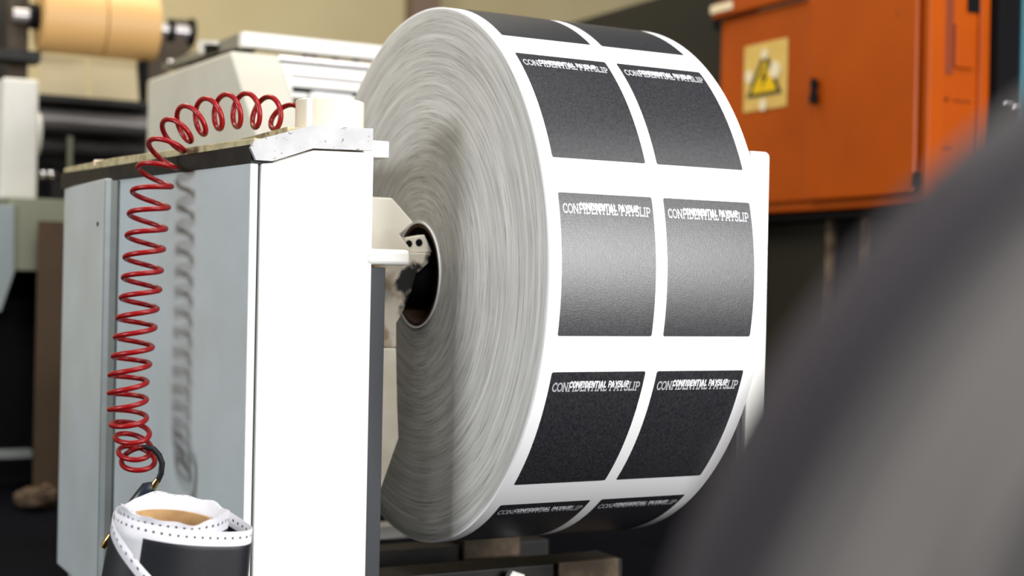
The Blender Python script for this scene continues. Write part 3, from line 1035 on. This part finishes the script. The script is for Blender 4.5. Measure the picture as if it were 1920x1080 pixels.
# ------------------------------------------------------------------ orange electrical cabinet and the dark side of the hall
cn = atD(1737, 383, 5.0)
XC = cn.x
fz = cn.z
far = onX(1347, 402, XC)
zt_c = onX(1737, -60, XC).z
XC2 = onY(1846, 200, cn.y).x
cab = thing('electrical_cabinet', 'orange two-door electrical cabinet with yellow warning sign', 'electrical cabinet', (XC, cn.y, fz))
MB().box((XC, cn.y, fz), (XC2, far.y, zt_c)).build('body', M['orange'], cab, bevel=.008)
ysp = onX(1521, 200, XC).y
yl, yr_ = onX(1352, 200, XC).y, onX(1731, 200, XC).y


def yx(x, y):
    return onX(x, y, XC - .02)


dz0 = onX(1500, 378, XC).z
dzl = onX(1354, 44, XC).z
d1 = MB().box((XC - .014, ysp + .006, dz0), (XC, yl - .01, dzl)).build('door', M['orange'], cab, bevel=.006)
d2 = MB().box((XC - .028, yr_ + .008, dz0), (XC, ysp - .006, zt_c - .01)).build('door', M['orange'], cab, bevel=.006)
MB().box((XC - .05, ysp + .006, dzl + .012), (XC, yl + .01, dzl + .075)).build('header', M['orange'], cab, bevel=.01)
tag(MB().box((XC - .056, onX(1392, 10, XC).y, onX(1370, 18, XC - .05).z), (XC - .04, onX(1352, 10, XC).y, onX(1370, 2, XC - .05).z)).build('label_plate', M['sign_white'], cab, bevel=.004), 'small pale plate on the header')
for x, y0, y1, par in ((1348, 38, 56, d1), (1724, 325, 352, d2)):
    a, b = onX(x, y0, XC - .02), onX(x, y1, XC - .02)
    MB().cyl(V(XC - .03, a.y, a.z), V(XC - .03, a.y, b.z), .014, seg=16).build('hinge', M['black'], par, smooth=True)
ha, hb_ = onX(1528, 146, XC - .04), onX(1529, 196, XC - .04)
hm = MB().lathe((XC - .045, ha.y, hb_.z), (0, 0, 1), [(0, .002), (.006, .016), (.03, .017), ((ha.z - hb_.z) * .5, .011), ((ha.z - hb_.z) - .02, .014), (ha.z - hb_.z - .004, .012), (ha.z - hb_.z, .002)], 16)
hm.cyl((XC - .045, ha.y, (ha.z + hb_.z) / 2 + .02), (XC - .026, ha.y, (ha.z + hb_.z) / 2 + .02), .009, seg=12)
hm.build('handle', M['black'], d2, smooth=True)
# warning sign on the left door
sx = XC - .0145


def sg(x, y, off=0.0):
    return onX(x, y, sx - off)


sy0, sy1 = sg(1396, 140).y, sg(1477, 140).y
sz0, sz1 = sg(1437, 205).z, sg(1437, 79).z


def sq(u, v_, off):
    """u 0..1 left to right, v 0..1 bottom to top on the sign"""
    return V(sx - off, sy0 + (sy1 - sy0) * u, sz0 + (sz1 - sz0) * v_)


sign = MB().prism([sq(0, 0, .001), sq(1, 0, .001), sq(1, 1, .001), sq(0, 1, .001)], (-.002, 0, 0)).build('warning_sign', M['sign_cream'], d1, bevel=.001)
MB().prism([sq(.08, .20, .0035), sq(.90, .20, .0035), sq(.52, .86, .0035), sq(.46, .86, .0035)], (-.001, 0, 0)).build('triangle', M['sign_black'], d1)
MB().prism([sq(.20, .26, .005), sq(.78, .26, .005), sq(.50, .74, .005)], (-.001, 0, 0)).build('triangle_field', M['sign_yellow'], d1)
MB().prism([sq(.53, .64, .0065), sq(.40, .45, .0065), sq(.48, .46, .0065), sq(.42, .30, .0065), sq(.58, .50, .0065), sq(.50, .49, .0065), sq(.58, .64, .0065)], (-.001, 0, 0)).build('lightning_bolt', M['sign_black'], d1)
for u, v_, r_ in ((.74, .56, .034), (.14, .53, .026), (.5, .82, .021), (.48, .07, .024)):
    c = sq(u, v_, .0068)
    bl = MB().prism([c + V(0, math.cos(a) * r_, math.sin(a) * r_) for a in [2 * PI * k / 16 for k in range(16)]], (-.0008, 0, 0))
    tag(bl.build('worn_patch', M['sign_white'], d1), 'pale worn patch')

# recesses on the near end of the cabinet
yc = cn.y - .002


def rec(name, x0, y0, x1, y1, m_, dy=.006):
    a, b = onY(x0, y0, yc), onY(x1, y1, yc)
    return MB().box((a.x, yc - dy, max(b.z, fz + .003)), (b.x, yc + .004, a.z)).build(name, m_, cab, bevel=.002)


rec('edge_stile', 1738, -60, 1759, 395, M['orange'], .02)
rec('edge_stile', 1836, -60, 1846, 330, M['orange'], .012)
rec('louvre_panel', 1788, 45, 1820, 130, M['orange'], .014)
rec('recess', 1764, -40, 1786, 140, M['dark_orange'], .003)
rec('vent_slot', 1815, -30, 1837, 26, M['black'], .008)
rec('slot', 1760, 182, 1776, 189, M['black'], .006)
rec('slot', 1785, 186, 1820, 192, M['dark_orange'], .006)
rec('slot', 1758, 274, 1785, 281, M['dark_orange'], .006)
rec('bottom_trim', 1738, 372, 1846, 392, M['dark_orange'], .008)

# dark partition the cabinet hangs on
ed0, ed1 = onX(1229, 0, XC + .06), onX(1078, 38, XC + .06)
zp = (ed0.z + ed1.z) / 2
part = MB().box((XC + .06, far.y + .02, 0), (XC + .2, YW, zp)).build('wall_right', M['wall_dark'])
tag(part, kind='structure')
base = thing('dark_machine_base', 'dark steel machine side below the orange cabinet', 'machine base', (XC + .1, cn.y + .3, 0))
MB().box((XC + .10, cn.y + .05, 0), (XC2 - .01, far.y + .02, fz - .035)).build('side_plate', M['wall_dark'], base)
MB().box((XC + .02, cn.y + .03, fz - .03), (XC2 - .01, far.y - .01, fz - .004)).build('top_plate', M['black'], base)
for x in (1553, 1620):
    q = onX(x, 480, XC + .08)
    MB().box((XC + .075, q.y - .02, 0), (XC + .10, q.y + .012, fz - .03)).build('edge_trim', M['brown_metal'], base)
q = onX(1590, 480, XC + .09)
MB().box((XC + .09, q.y - .09, 0), (XC + .105, q.y + .06, fz - .03)).build('door_gap', M['black'], base)
bk = thing('black_locker', 'tall black cabinet right of the orange cabinet at the frame edge', 'cabinet', (XC2 + .2, cn.y, 0))
yk = cn.y - .05
k0, k1 = V(XC2 + .012, 0, 0), onY(1913, 100, yk)
MB().box((k0.x, yk, 0), (k1.x, yk + .5, zt_c)).build('body', M['black'], bk, bevel=.004)
tag(MB().box((k1.x, yk - .01, 0), (k1.x + .12, yk + .5, zt_c)).build('side_trim', M['teal'], bk, bevel=.004), 'teal edge strip')
q = onY(1903, 204, yk)
lt = MB().box((q.x - .02, yk - .02, q.z - .012), (q.x + .012, yk, q.z + .012))
lt.box((q.x - .055, yk - .012, q.z + .006), (q.x - .015, yk, q.z + .02))
lt.build('latch', M['grey_metal'], bk, bevel=.003)

# ------------------------------------------------------------------ dark roll standing close to the camera, far out of focus
DF = 0.76
RF = .505
fd = (-BACK)
axis = V(fd.x, fd.y, 0).normalized()
TF = .12
cf = atD(2985, 1611, DF) - axis * TF
cf.z = RF
fr_ = bpy.data.objects.new('dark_roll', None)
C.objects.link(fr_)
fr_.location = cf
fr_.rotation_euler = (0, 0, math.atan2(axis.y, axis.x))
tag(fr_, 'large dark grey wound roll, blurred in the right foreground', 'paper roll')
mb = MB().lathe((0, 0, 0), (1, 0, 0), [(0, .06), (0, RF - .012), (.004, RF - .004), (.012, RF), (TF - .008, RF), (TF, RF - .008), (TF, .06)], 128, closed=True)
me_o = link('wound_paper', mb.v, mb.f, M['dark_roll'], None, smooth=True)
me_o.parent = fr_
mb = MB().lathe((0, 0, 0), (1, 0, 0), [(-.002, .06), (TF + .002, .06), (TF + .002, .05), (-.002, .05)], 48, closed=True)
me_o = link('core', mb.v, mb.f, M['core'], None, smooth=True)
me_o.parent = fr_
